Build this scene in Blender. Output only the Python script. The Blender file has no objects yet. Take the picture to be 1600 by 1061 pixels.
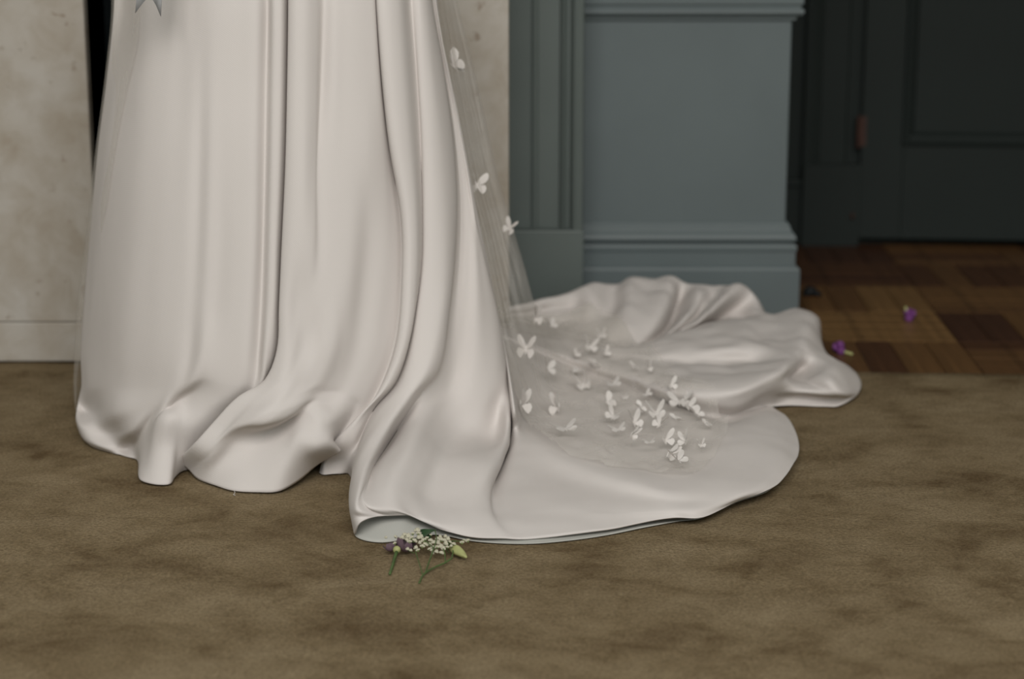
import bpy, bmesh, math, random
import numpy as np
from mathutils import Vector, Matrix
from mathutils.bvhtree import BVHTree

random.seed(7); np.random.seed(7)
scene = bpy.context.scene
C = scene.collection

# ------------------------------------------------------------------ camera
W, Hh, F = 1600.0, 1061.0, 3000.0
CAM_H = 0.94
PITCH = math.radians(13.1)
cam_d = bpy.data.cameras.new('camera'); cam = bpy.data.objects.new('camera', cam_d); C.objects.link(cam)
cam.location = (0, 0, CAM_H); cam.rotation_euler = (math.pi/2 - PITCH, 0, 0)
cam_d.sensor_width = 36.0; cam_d.lens = F/W*36.0; cam_d.clip_start = 0.05
cam_d.dof.use_dof = True; cam_d.dof.focus_distance = 2.95; cam_d.dof.aperture_fstop = 2.6
scene.camera = cam

# ------------------------------------------------------------------ light
wd = bpy.data.worlds.new('world'); scene.world = wd; wd.use_nodes = True
bg = wd.node_tree.nodes['Background']; bg.inputs[0].default_value = (0.90, 1.0, 0.99, 1); bg.inputs[1].default_value = 0.55
def area(name, loc, target, sx, sy, power, col):
    l = bpy.data.lights.new(name, 'AREA'); l.shape = 'RECTANGLE'; l.size = sx; l.size_y = sy; l.energy = power; l.color = col
    o = bpy.data.objects.new(name, l); C.objects.link(o); o.location = loc
    o.rotation_euler = (Vector(target)-Vector(loc)).to_track_quat('-Z', 'Y').to_euler()
    return o
area('window_daylight', (0.1, -2.4, 4.1), (0.0, 3.4, 0.2), 4.8, 2.4, 345, (1.0, 0.945, 0.90))
vs = scene.view_settings
vs.view_transform = 'Standard'; vs.look = 'None'; vs.gamma = 1.0; vs.use_curve_mapping = False; vs.exposure = -0.30

# ------------------------------------------------------------------ helpers
CP, SP = math.cos(PITCH), math.sin(PITCH)
def ray(px, py):
    a = (px-W/2)/F; b = -(py-Hh/2)/F
    return np.array([a, CP+b*SP, -SP+b*CP])
def PY(px, py, Y):
    d = ray(px, py); t = Y/d[1]
    return np.array([d[0]*t, Y, CAM_H+d[2]*t])
def PZ(px, py, z=0.0):
    d = ray(px, py); t = (z-CAM_H)/d[2]
    return np.array([d[0]*t, d[1]*t, z])

def obj(name, verts, faces, mat=None, parent=None, smooth=True):
    me = bpy.data.meshes.new(name)
    me.from_pydata([tuple(map(float, v)) for v in verts], [], [tuple(int(i) for i in f) for f in faces]); me.validate(); me.update()
    if smooth:
        me.polygons.foreach_set('use_smooth', [True]*len(me.polygons))
    if mat: me.materials.append(mat)
    o = bpy.data.objects.new(name, me); C.objects.link(o)
    if parent: o.parent = parent
    return o
def obj_bm(name, bm, mat=None, parent=None, smooth=False):
    me = bpy.data.meshes.new(name); bm.to_mesh(me); bm.free()
    if smooth: me.polygons.foreach_set('use_smooth', [True]*len(me.polygons))
    if mat: me.materials.append(mat)
    o = bpy.data.objects.new(name, me); C.objects.link(o)
    if parent: o.parent = parent
    return o
def tag(o, label=None, cat=None, group=None, kind=None):
    if label: o['label'] = label
    if cat: o['category'] = cat
    if group: o['group'] = group
    if kind: o['kind'] = kind
    return o
def empty(name, loc=(0,0,0)):
    o = bpy.data.objects.new(name, None); C.objects.link(o); o.location = loc; o.empty_display_size = .05
    return o
def child_local(o, root):
    # meshes were made in world space: keep them there under a root with a location
    o.parent = root; o.matrix_parent_inverse = Matrix.Translation(-Vector(root.location))
    return o
def box_bm(bm, x0, x1, y0, y1, z0, z1, bev=0.0):
    g = bmesh.ops.create_cube(bm, size=1.0)
    for v in g['verts']:
        v.co = Vector(((x0+x1)/2+v.co.x*(x1-x0), (y0+y1)/2+v.co.y*(y1-y0), (z0+z1)/2+v.co.z*(z1-z0)))
    if bev > 0:
        es = list({e for v in g['verts'] for e in v.link_edges})
        bmesh.ops.bevel(bm, geom=es, offset=bev, segments=2, profile=.5, affect='EDGES')
def box(name, x0, x1, y0, y1, z0, z1, mat, parent=None, bev=0.0):
    bm = bmesh.new(); box_bm(bm, x0, x1, y0, y1, z0, z1, bev)
    return obj_bm(name, bm, mat, parent)

def catmull(P, n):
    """chord-length Catmull-Rom through P, n samples evenly spaced by arc length"""
    P = np.asarray(P, float)
    if len(P) == 2:
        t = np.linspace(0, 1, n)[:, None]; return P[0]*(1-t)+P[1]*t
    k = np.concatenate([[0], np.cumsum(np.sqrt(np.maximum(np.linalg.norm(np.diff(P, axis=0), axis=1), 1e-5)))])
    m = np.zeros_like(P)
    for i in range(len(P)):
        if i == 0: m[i] = (P[1]-P[0])/(k[1]-k[0])
        elif i == len(P)-1: m[i] = (P[-1]-P[-2])/(k[-1]-k[-2])
        else:
            h0 = k[i]-k[i-1]; h1 = k[i+1]-k[i]
            m[i] = ((P[i]-P[i-1])/h0*h1 + (P[i+1]-P[i])/h1*h0)/(h0+h1)
    def ev(u):
        i = np.clip(np.searchsorted(k, u, side='right')-1, 0, len(P)-2)
        h = k[i+1]-k[i]; s = ((u-k[i])/h)[:, None]; h = h[:, None]
        return (2*s**3-3*s**2+1)*P[i]+(s**3-2*s**2+s)*h*m[i]+(-2*s**3+3*s**2)*P[i+1]+(s**3-s**2)*h*m[i+1]
    if n is None: return k, m, ev
    u = np.linspace(0, k[-1], max(200, n*6)); Q = ev(u)
    s = np.concatenate([[0], np.cumsum(np.linalg.norm(np.diff(Q, axis=0), axis=1))])
    tgt = np.linspace(0, s[-1], n)
    return np.stack([np.interp(tgt, s, Q[:, c]) for c in range(3)], 1)

def across(R, sub):
    """R: rails x rows x 3 -> interpolate smoothly across rails, sub samples between neighbours"""
    R = np.asarray(R); nr = len(R)
    d = np.linalg.norm(np.diff(R, axis=0), axis=2)                 # (nr-1, rows)
    h = np.sqrt(np.maximum(d, 1e-4))
    m = np.zeros_like(R)
    for i in range(nr):
        if i == 0: m[i] = (R[1]-R[0])/h[0][:, None]
        elif i == nr-1: m[i] = (R[-1]-R[-2])/h[-1][:, None]
        else:
            a = h[i-1][:, None]; b = h[i][:, None]
            m[i] = ((R[i]-R[i-1])/a*b+(R[i+1]-R[i])/b*a)/(a+b)
    out = []
    for i in range(nr-1):
        for s in np.linspace(0, 1, sub, endpoint=False):
            hh = h[i][:, None]
            out.append((2*s**3-3*s**2+1)*R[i]+(s**3-2*s**2+s)*hh*m[i]+(-2*s**3+3*s**2)*R[i+1]+(s**3-s**2)*hh*m[i+1])
    out.append(R[-1])
    return np.array(out)
def grid_faces(nc, nr, closed=False):
    f = []
    for i in range(nc-1 if not closed else nc):
        j = (i+1) % nc
        for r in range(nr-1):
            f.append((i*nr+r, i*nr+r+1, j*nr+r+1, j*nr+r))
    return f
def relax(G, it=2, lam=.5, closed=False):
    G = G.copy()
    for _ in range(it):
        a = G.copy()
        a[:, 1:-1] += lam*.5*((G[:, :-2]+G[:, 2:])/2-G[:, 1:-1])
        b = a.copy()
        b[1:-1] += lam*((a[:-2]+a[2:])/2-a[1:-1])
        G = b
    return G

# ------------------------------------------------------------------ materials
def new_mat(name):
    m = bpy.data.materials.new(name); m.use_nodes = True
    nt = m.node_tree; b = nt.nodes['Principled BSDF']
    return m, nt, b
def lnk(nt, a, b): nt.links.new(a, b)
def node(nt, typ, **kw):
    n = nt.nodes.new(typ)
    for k, v in kw.items(): setattr(n, k, v)
    return n
def coord(nt, scale=(1,1,1), rot=(0,0,0), loc=(0,0,0)):
    t = node(nt, 'ShaderNodeTexCoord'); mp = node(nt, 'ShaderNodeMapping')
    mp.inputs['Scale'].default_value = scale; mp.inputs['Rotation'].default_value = rot; mp.inputs['Location'].default_value = loc
    lnk(nt, t.outputs['Object'], mp.inputs['Vector']); return mp.outputs['Vector']
def noise(nt, vec, scale, detail=4, rough=.5, dist=0.0):
    n = node(nt, 'ShaderNodeTexNoise'); n.inputs['Scale'].default_value = scale; n.inputs['Detail'].default_value = detail
    n.inputs['Roughness'].default_value = rough; n.inputs['Distortion'].default_value = dist
    lnk(nt, vec, n.inputs['Vector']); return n.outputs['Fac']
def ramp(nt, fac, stops):
    r = node(nt, 'ShaderNodeValToRGB'); el = r.color_ramp.elements
    while len(el) < len(stops): el.new(.5)
    for e, (p, c) in zip(el, stops): e.position = p; e.color = (*c, 1)
    lnk(nt, fac, r.inputs['Fac']); return r.outputs['Color']
def mix(nt, fac, a, b, mode='MIX'):
    m = node(nt, 'ShaderNodeMixRGB', blend_type=mode)
    for s, v in ((0, fac), (1, a), (2, b)):
        if isinstance(v, (int, float)): m.inputs[s].default_value = v
        elif isinstance(v, tuple): m.inputs[s].default_value = (*v, 1)
        else: lnk(nt, v, m.inputs[s])
    return m.outputs[0]
def bump(nt, b, h, strength, dist):
    n = node(nt, 'ShaderNodeBump'); n.inputs['Strength'].default_value = strength; n.inputs['Distance'].default_value = dist
    lnk(nt, h, n.inputs['Height']); lnk(nt, n.outputs[0], b.inputs['Normal'])

def plain(name, col, rough=.6, var=.12, scale=30, bstr=.15, bdist=.002, spec=.3, trans=0.0):
    m, nt, b = new_mat(name); v = coord(nt)
    n = noise(nt, v, scale, 3)
    lo = tuple(c*(1-var) for c in col); hi = tuple(min(1, c*(1+var)) for c in col)
    lnk(nt, ramp(nt, n, [(.3, lo), (.7, hi)]), b.inputs['Base Color'])
    b.inputs['Roughness'].default_value = rough; b.inputs['Specular IOR Level'].default_value = spec
    if bstr: bump(nt, b, noise(nt, v, scale*6, 2), bstr, bdist)
    return m

def fabric(name, col):
    m, nt, b = new_mat(name); v = coord(nt)
    n = noise(nt, v, 4, 3)
    lnk(nt, ramp(nt, n, [(.3, tuple(c*.975 for c in col)), (.7, col)]), b.inputs['Base Color'])
    b.inputs['Roughness'].default_value = .95; b.inputs['Specular IOR Level'].default_value = .03
    w1 = node(nt, 'ShaderNodeTexWave', wave_type='BANDS', bands_direction='DIAGONAL'); w1.inputs['Scale'].default_value = 160; lnk(nt, v, w1.inputs['Vector'])
    fine = noise(nt, v, 500, 2)
    soft = noise(nt, coord(nt, (1, 1, .35)), 9, 2, .4)
    h = mix(nt, .5, w1.outputs['Fac'], fine)
    b1 = node(nt, 'ShaderNodeBump'); b1.inputs['Strength'].default_value = .12; b1.inputs['Distance'].default_value = .001; lnk(nt, h, b1.inputs['Height'])
    b2 = node(nt, 'ShaderNodeBump'); b2.inputs['Strength'].default_value = .25; b2.inputs['Distance'].default_value = .012; lnk(nt, soft, b2.inputs['Height'])
    lnk(nt, b1.outputs[0], b2.inputs['Normal']); lnk(nt, b2.outputs[0], b.inputs['Normal'])
    return m
M = {}
M['crepe'] = fabric('ivory_crepe', (.695, .660, .636))
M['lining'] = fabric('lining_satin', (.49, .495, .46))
M['ribbon'] = plain('grey_satin_ribbon', (.31, .315, .32), .45, .05, 40, .05)
M['petal_white'] = plain('white_petal_cloth', (.76, .73, .70), .7, .03, 60, .1)

def tulle():
    m, nt, b = new_mat('white_tulle'); v = coord(nt)
    b.inputs['Base Color'].default_value = (.95, .92, .87, 1); b.inputs['Roughness'].default_value = .8; b.inputs['Specular IOR Level'].default_value = .1
    tr = node(nt, 'ShaderNodeBsdfTransparent'); tl = node(nt, 'ShaderNodeBsdfTranslucent'); tl.inputs[0].default_value = (.95, .93, .88, 1)
    s1 = node(nt, 'ShaderNodeMixShader'); s1.inputs[0].default_value = .35; lnk(nt, b.outputs[0], s1.inputs[1]); lnk(nt, tl.outputs[0], s1.inputs[2])
    s2 = node(nt, 'ShaderNodeMixShader')
    n = noise(nt, coord(nt, (1, 1, .2)), 14, 2)
    mr = node(nt, 'ShaderNodeMapRange'); mr.inputs['From Min'].default_value = .3; mr.inputs['From Max'].default_value = .7
    mr.inputs['To Min'].default_value = .20; mr.inputs['To Max'].default_value = .30; lnk(nt, n, mr.inputs['Value'])
    lnk(nt, mr.outputs[0], s2.inputs[0]); lnk(nt, tr.outputs[0], s2.inputs[1]); lnk(nt, s1.outputs[0], s2.inputs[2])
    lnk(nt, s2.outputs[0], nt.nodes['Material Output'].inputs['Surface'])
    return m
M['tulle'] = tulle()

def carpet_mat():
    m, nt, b = new_mat('taupe_carpet')
    a = noise(nt, coord(nt, (1.0, 1.15, 1), (0, 0, .25)), 5.5, 6, .60, .5)
    c = noise(nt, coord(nt, (1.0, 1.3, 1), (0, 0, -.3), (3, 1, 0)), 15, 5, .62, .6)
    f = noise(nt, coord(nt), 190, 3, .8)
    col = ramp(nt, a, [(.33, (.150, .105, .056)), (.47, (.258, .197, .114)), (.66, (.350, .277, .172))])
    col = mix(nt, .33, col, ramp(nt, c, [(.36, (.136, .093, .048)), (.56, (.300, .232, .141))]))
    col = mix(nt, .45, col, ramp(nt, f, [(.34, (.30, .28, .25)), (.66, (1.52, 1.52, 1.52))]), 'MULTIPLY')
    lnk(nt, col, b.inputs['Base Color']); b.inputs['Roughness'].default_value = .95; b.inputs['Specular IOR Level'].default_value = .05
    h = mix(nt, .35, f, c)
    bump(nt, b, h, 1.0, .008)
    return m
M['carpet'] = carpet_mat()

def marble():
    m, nt, b = new_mat('stained_limestone'); v = coord(nt, (1, 1, .8))
    n1 = noise(nt, v, 4.5, 5, .55, .4); n2 = noise(nt, coord(nt, loc=(2, 0, 5)), 13, 5, .6, .5); n3 = noise(nt, coord(nt, loc=(7, 0, 1)), 20, 3, .5, .2)
    col = ramp(nt, n1, [(.34, (.36, .315, .25)), (.5, (.445, .41, .355)), (.66, (.515, .50, .465))])
    col = mix(nt, .45, col, ramp(nt, n2, [(.35, (.33, .28, .215)), (.62, (.51, .49, .45))]))
    st = ramp(nt, n3, [(.65, (0, 0, 0)), (.74, (.85, .85, .85))])
    col = mix(nt, st, col, (.20, .14, .09))
    lnk(nt, col, b.inputs['Base Color']); b.inputs['Roughness'].default_value = .5; b.inputs['Specular IOR Level'].default_value = .25
    return m
M['marble'] = marble()
def paint(name, col, rough=.5):
    m, nt, b = new_mat(name); v = coord(nt)
    n = noise(nt, v, 3, 4)
    lnk(nt, ramp(nt, n, [(.3, tuple(c*.92 for c in col)), (.7, tuple(c*1.06 for c in col))]), b.inputs['Base Color'])
    b.inputs['Roughness'].default_value = rough; b.inputs['Specular IOR Level'].default_value = .35
    bump(nt, b, noise(nt, v, 140, 2), .06, .002)
    return m
M['paint'] = paint('blue_grey_paint', (.133, .165, .171))
M['paint_green'] = paint('grey_green_paint', (.122, .148, .140))
M['door'] = paint('recess_shaded_door_paint', (.014, .021, .019), .7)  # shade of the recess is put into this colour, darker than the pier paint
M['plaster'] = plain('pale_plaster', (.72, .71, .67), .9, .05, 6, .1)
M['soot'] = plain('soot_black_iron', (.004, .006, .007), .8, .2, 12, .2, spec=.1)
M['brass'] = plain('worn_copper_hinge', (.06, .028, .02), .5, .2, 60, .1)
def wood(name, base, rot=0):
    m, nt, b = new_mat(name)
    v = coord(nt, (60, 2.2, 20), (0, 0, rot))
    g = noise(nt, v, 1.0, 5, .6, .6)
    col = ramp(nt, g, [(.25, tuple(c*.62 for c in base)), (.5, base), (.75, tuple(c*1.3 for c in base))])
    lnk(nt, col, b.inputs['Base Color']); b.inputs['Roughness'].default_value = .42; b.inputs['Specular IOR Level'].default_value = .3
    bump(nt, b, g, .1, .001)
    return m
WOODS = [(.120, .062, .025), (.190, .108, .042), (.078, .036, .017), (.142, .075, .029), (.062, .028, .015)]
M['wood_y'] = [wood('oak_lengthways', w) for w in WOODS]
M['wood_x'] = [wood('oak_crossways', w, math.pi/2) for w in WOODS]
M['stem'] = plain('green_stem', (.085, .14, .045), .5, .2, 60)
M['leaf'] = plain('dark_green_leaf', (.03, .085, .03), .5, .2, 40)
M['gyp'] = plain('cream_blossom', (.55, .53, .41), .7, .1, 200)
M['gypg'] = plain('green_blossom_cup', (.20, .25, .10), .7, .15, 200)
M['purple'] = plain('dusty_purple_petal', (.150, .100, .125), .6, .25, 60)
M['violet'] = plain('bright_violet_petal', (.17, .05, .20), .6, .2, 60)
M['bud'] = plain('pale_green_bud', (.42, .44, .19), .5, .15, 60)
M['black'] = plain('black_lump', (.008, .010, .011), .6, .1, 40)

# ================================================================== SETTING
FY = 3.84           # fireplace front plane
PIER_Y = 4.335      # pier face
BACK_Y = 5.26       # wall with the door
PX0, PX1 = .10, .625
FLZ = -.010         # parquet level, carpet top is z = 0

# floor: underlay slab plus parquet blocks as children
fl = box('floor', -2.6, 1.9, -2.0, BACK_Y+.1, FLZ-.06, FLZ-.0045, M['wood_x'][4]); tag(fl, 'dark parquet floor showing beyond the carpet edge', kind='structure')
ang = math.radians(-2.6)
O2 = np.array(PZ(1461, 488, FLZ)[:2])     # corner of the dark block
ca, sa = math.cos(ang), math.sin(ang)
def finger_mesh(L, Wd, along_y):
    bm = bmesh.new(); g = .0009
    if along_y: box_bm(bm, g, Wd-g, g, L-g, -.005, 0)
    else: box_bm(bm, g, L-g, g, Wd-g, -.005, 0)
    top = [e for e in bm.edges if all(v.co.z > -.001 for v in e.verts)]
    bmesh.ops.bevel(bm, geom=top, offset=.0012, segments=1, affect='EDGES')
    me = bpy.data.meshes.new('parquet_finger'); bm.to_mesh(me); bm.free(); return me
S = .30; NF = 4
meshes = {}
for al in (0, 1):
    for k in range(5):
        me = finger_mesh(S, S/NF, al == 1); me.materials.append((M['wood_y'] if al else M['wood_x'])[k]); meshes[(al, k)] = me
rng = random.Random(3)
for iy in range(-2, 4):
    for ix in range(-4, 4):
        al = (ix+iy) % 2 == 0
        kk = rng.choice([0, 1, 3, 3, 0])
        for f in range(NF):
            k = kk if rng.random() < .6 else rng.randrange(4)
            if (ix, iy) == (0, -1): k = 4 if f < 2 else 3
            if (ix, iy) == (-1, -1): k = 1
            if iy >= 1: k = rng.choice([2, 4, 0, 2])
            lx, ly = ix*S, iy*S
            if al is False: pass
            vert = ((ix+iy) % 2 != 0)
            if vert: lx += f*S/NF
            else: ly += f*S/NF
            wx = O2[0]+lx*ca-ly*sa; wy = O2[1]+lx*sa+ly*ca
            if wx < .25 or wx > 1.75 or wy > BACK_Y-.02 or wy < 3.50: continue
            o = bpy.data.objects.new('parquet_finger', meshes[(1 if vert else 0, k)]); C.objects.link(o)
            o.location = (wx, wy, FLZ+rng.uniform(-.0004, .0003)); o.rotation_euler = (0, 0, ang); o.parent = fl

# carpet with a gently uneven, thick edge
def carpet():
    nx, ny = 150, 120
    xs = np.linspace(-2.3, 1.7, nx); V = []
    for i, x in enumerate(xs):
        yb = np.interp(x, [-2.3, -1.2, -.9, 0, .95, 1.7], [3.838, 3.836, 3.832, 3.80, 3.735, 3.70]) + .0015*math.sin(x*37)+.001*math.sin(x*91)
        for j in range(ny):
            y = -1.2+(yb+1.2)*(j/(ny-1))
            V.append((x, y, .0006*math.sin(x*9+y*4)*math.sin(y*7-x*3)-.0006))
    n0 = len(V); F_ = grid_faces(nx, ny)
    F_ = [f[::-1] for f in F_]
    for i in range(nx):                       # rolled back edge
        x, y, z = V[i*ny+ny-1]
        V.append((x, y+.003, -.003)); V.append((x, y+.003, FLZ))
    for i in range(nx-1):
        a = i*ny+ny-1; b = (i+1)*ny+ny-1; p = n0+2*i; q = n0+2*(i+1)
        F_.append((a, b, q, p)); F_.append((p, q, q+1, p+1))
    o = obj('carpet', V, F_, M['carpet'])
    return o
tag(carpet(), 'mottled taupe brown short pile carpet under the white dress', 'carpet')

# back wall, side walls, ceiling
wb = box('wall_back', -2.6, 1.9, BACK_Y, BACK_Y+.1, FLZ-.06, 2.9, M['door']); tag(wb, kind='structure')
wl = box('wall_left', -2.7, -2.6, 1.2, BACK_Y+.1, FLZ-.06, 2.9, M['plaster']); tag(wl, kind='structure')
wr = box('wall_right', 1.9, 2.0, 1.2, BACK_Y+.1, FLZ-.06, 2.9, M['plaster']); tag(wr, kind='structure')
ce = box('ceiling', -2.7, 2.0, 1.2, BACK_Y+.1, 2.9, 3.0, M['plaster']); tag(ce, kind='structure')
bh = box('wall_shade_header', PX1-.02, 1.9, PIER_Y+.05, PIER_Y+.30, 1.55, 2.9, M['paint']); tag(bh, kind='structure')   # unseen beam, added to keep light out of the recess
cb = box('wall_chimney', -2.6, PX0+.02, 4.27, 4.5, FLZ-.06, 2.9, M['paint_green']); tag(cb, kind='structure')

def sweep(name, prof, path, mat, parent):
    """prof: (offset, z); path: function offset -> list of xy corners"""
    V, F_ = [], []
    n = None
    for (o_, z) in prof:
        pts = path(o_); n = len(pts)
        V += [(x, y, z) for x, y in pts]
    for i in range(len(prof)-1):
        for k in range(n-1):
            F_.append((i*n+k, i*n+k+1, (i+1)*n+k+1, (i+1)*n+k))
    return obj(name, V, F_, mat, parent, smooth=False)

# pier beside the fireplace
pier = box('wall_pier', PX0, PX1, PIER_Y, BACK_Y, FLZ-.05, 2.9, M['paint'], bev=.003)
tag(pier, 'blue grey painted pier with moulded base', kind='structure')
pth = lambda o_: [(PX0, PIER_Y-o_), (PX1+o_, PIER_Y-o_), (PX1+o_, BACK_Y)]
sweep('baseboard', [(.032, FLZ), (.032, .100), (.029, .106), (.022, .110), (.022, .140), (.024, .144), (.025, .152), (.022, .158), (.012, .161),
                    (.012, .165), (.022, .167), (.023, .172), (.020, .180), (.014, .187), (.011, .192), (.010, .198), (.004, .207), (0, .208)], pth, M['paint'], pier)
sweep('moulding', [(0, .662), (.008, .664), (.009, .672), (.020, .675), (.024, .681), (.023, .687), (.017, .691), (.017, .696), (.022, .700), (.022, .76), (0, .775)], pth, M['paint'], pier)

# painted timber pilaster between marble and pier
pl = box('trim_1', -.06, .157, 4.20, 4.27, FLZ-.01, 2.6, M['paint_green'], bev=.002); tag(pl, 'grey green moulded timber upright between stone jamb and pier', kind='structure')
def vmould(name, x0, x1, y, z0, z1, prof, mat, parent):
    V, F_ = [], []
    for z in (z0, z1):
        V += [(x0+(x1-x0)*u, y-d, z) for u, d in prof]
    n = len(prof)
    for i in range(n-1): F_.append((i, i+1, n+i+1, n+i))
    F_.append(tuple(range(n))); F_.append(tuple(range(2*n-1, n-1, -1)))
    return obj(name, V, F_, mat, parent, smooth=False)
vmould('moulding', .104, .1565, 4.20, .216, 2.6, [(0, 0), (.05, .012), (.15, .018), (.25, .012), (.32, .006), (.42, .006), (.5, .018), (.6, .026), (.8, .030), (.95, .026), (1, 0)], M['paint_green'], pl)
vmould('moulding', .042, .058, 4.20, .216, 2.6, [(0, 0), (.2, .006), (.5, .008), (.8, .006), (1, 0)], M['paint_green'], pl)
b_ = box('plinth_block', -.05, .1578, 4.166, 4.20, FLZ-.005, .217, M['paint_green'], pl, bev=.004)

# door in the recess, slightly open toward the room
xd0 = PY(1345, 300, 5.2)[0]
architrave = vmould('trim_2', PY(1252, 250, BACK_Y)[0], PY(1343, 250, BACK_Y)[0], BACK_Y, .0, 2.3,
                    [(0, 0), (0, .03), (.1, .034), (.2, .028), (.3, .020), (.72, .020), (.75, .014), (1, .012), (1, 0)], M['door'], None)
tag(architrave, 'door frame upright, recess shade darkened into its green paint', kind='structure')
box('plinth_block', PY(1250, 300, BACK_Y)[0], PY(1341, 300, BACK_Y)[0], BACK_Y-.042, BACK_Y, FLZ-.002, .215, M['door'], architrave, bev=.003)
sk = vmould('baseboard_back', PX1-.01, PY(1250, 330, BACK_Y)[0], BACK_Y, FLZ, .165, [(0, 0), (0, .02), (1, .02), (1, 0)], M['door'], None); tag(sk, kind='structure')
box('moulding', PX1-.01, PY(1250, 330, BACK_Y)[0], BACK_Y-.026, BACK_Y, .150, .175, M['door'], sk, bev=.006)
door = empty('door_1', (xd0, BACK_Y-.03, 0)); tag(door, 'green panelled door in the recess, shade darkened into its paint', kind='structure')
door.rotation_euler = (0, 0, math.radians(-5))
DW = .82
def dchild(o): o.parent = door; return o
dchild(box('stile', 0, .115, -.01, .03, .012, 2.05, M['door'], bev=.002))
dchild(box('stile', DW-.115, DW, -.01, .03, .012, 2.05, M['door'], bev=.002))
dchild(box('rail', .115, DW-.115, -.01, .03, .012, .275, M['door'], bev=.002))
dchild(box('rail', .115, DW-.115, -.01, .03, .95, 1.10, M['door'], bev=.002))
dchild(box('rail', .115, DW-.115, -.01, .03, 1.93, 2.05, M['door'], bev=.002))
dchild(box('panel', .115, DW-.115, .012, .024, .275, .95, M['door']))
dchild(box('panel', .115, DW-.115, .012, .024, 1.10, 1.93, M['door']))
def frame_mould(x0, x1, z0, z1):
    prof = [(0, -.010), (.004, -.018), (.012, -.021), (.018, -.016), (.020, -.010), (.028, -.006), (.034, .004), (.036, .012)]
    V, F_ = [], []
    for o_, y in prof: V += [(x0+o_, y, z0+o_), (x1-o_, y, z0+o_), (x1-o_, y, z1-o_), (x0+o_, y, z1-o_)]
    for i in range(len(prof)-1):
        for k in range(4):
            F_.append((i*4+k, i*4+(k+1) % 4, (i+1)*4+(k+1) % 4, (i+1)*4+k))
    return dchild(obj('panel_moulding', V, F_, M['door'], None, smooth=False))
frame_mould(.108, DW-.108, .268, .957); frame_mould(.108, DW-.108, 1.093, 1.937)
hz = PY(1337, 205, 5.22)[2]
bm = bmesh.new(); r = bmesh.ops.create_cone(bm, cap_ends=True, segments=12, radius1=.006, radius2=.006, depth=.085)
for v in r['verts']: v.co += Vector((-.008, -.018, hz))
box_bm(bm, -.008, .012, -.0125, -.009, hz-.04, hz+.04)
tag(dchild(obj_bm('hinge', bm, M['brass'])), 'reddish metal hinge')
bm = bmesh.new(); bmesh.ops.create_icosphere(bm, subdivisions=2, radius=.006)
for v in bm.verts: v.co = Vector((v.co.x-.016, v.co.y-.02, v.co.z*1.5+PY(1333, 337, 5.22)[2]))
dchild(obj_bm('screw_plate', bm, M['brass']))

# ------------------------------------------------------------------ fireplace
fp = empty('fireplace', (-.42, FY, 0)); tag(fp, 'pale stained stone fireplace surround with black firebox behind the dress', 'fireplace')
xj = PY(138, 160, FY)[0]
xr = PY(795, 200, FY)[0]
def fpc(o): return child_local(o, fp)
zp = PY(60, 503, FY)[2]
fpc(box('plinth_block', -1.32, xj+.004, FY-.003, FY+.22, 0.0005, zp-.0012, M['marble'], bev=.0025))
fpc(box('jamb', -1.32, xj, FY, FY+.22, zp, 1.02, M['marble'], bev=.0025))
fpc(box('plinth_block', -.27, xr+.004, FY-.003, FY+.22, 0.0005, zp-.0012, M['marble'], bev=.0025))
fpc(box('jamb', -.27, xr, FY, FY+.22, zp, 1.02, M['marble'], bev=.0025))
fpc(box('lintel', -1.32, xr, FY, FY+.22, 1.021, 1.28, M['marble'], bev=.0025))
bm = bmesh.new()
box_bm(bm, xj-.02, xj, FY+.03, 4.058, .002, 1.02); box_bm(bm, -.27, -.25, FY+.03, 4.058, .002, 1.02); box_bm(bm, xj, -.27, FY+.19, 4.058, .002, 1.02)
fpc(obj_bm('firebox', bm, M['soot']))

# ================================================================== DRESS
CY = 3.32
ZK = [0, .23, .45, .774, 1.05]
def RZ(z): return np.interp(z, ZK, [.390, .362, .325, .265, .16])
def CX(z): return np.interp(z, ZK, [-.365, -.370, -.382, -.385, -.385])
def cone(px, py, d=0.0):
    if abs(d) < .0095 and py < 500: d *= .5
    Y = 3.1
    for _ in range(12):
        p = PY(px, py, Y); z = max(p[2], 0)
        dx = p[0]-CX(z); R = RZ(z)
        Y = .5*Y+.5*(CY-.85*math.sqrt(max(R*R-dx*dx, 0)))
    return PY(px, py, Y-d)
def pt(q):
    if len(q) == 2: return cone(q[0], q[1], 0)
    if len(q) == 3: return cone(*q)
    if q[3] == 'z': return PZ(q[0], q[1], q[2])
    if q[3] == 'Y': return PY(q[0], q[1], q[2])
    if q[3] == 'w': return np.array(q[:3], float)
NU, NL = 84, 84
def rail(up, lo):
    U = [pt(q) for q in up]
    p0 = U[0]
    if p0[2] < .95:
        ex = []
        for z, s in ((1.06, .58), (.95, .80)):
            ex.append(np.array([CX(z)+(p0[0]-CX(p0[2]))*s, CY+(p0[1]-CY)*s, z]))
        U = ex+U
    L = [U[-1]]+[pt(q) for q in lo]
    # tangent-continuous: run one spline through all, cut at the landing knot
    A = np.array(U+L[1:]); k, m, ev = catmull(A, None)
    def seg(a, b, n):
        u = np.linspace(a, b, 400); Q = ev(u); s = np.concatenate([[0], np.cumsum(np.linalg.norm(np.diff(Q, axis=0), axis=1))])
        t = np.linspace(0, s[-1], n); return np.stack([np.interp(t, s, Q[:, c]) for c in range(3)], 1)
    ku = k[len(U)-1]
    kl = k[len(U)-1:]; n = len(kl)-1
    u = np.interp(np.linspace(0, n, NL+1), np.arange(n+1), kl)
    return np.concatenate([seg(0, ku, NU), ev(u)[1:]])
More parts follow.
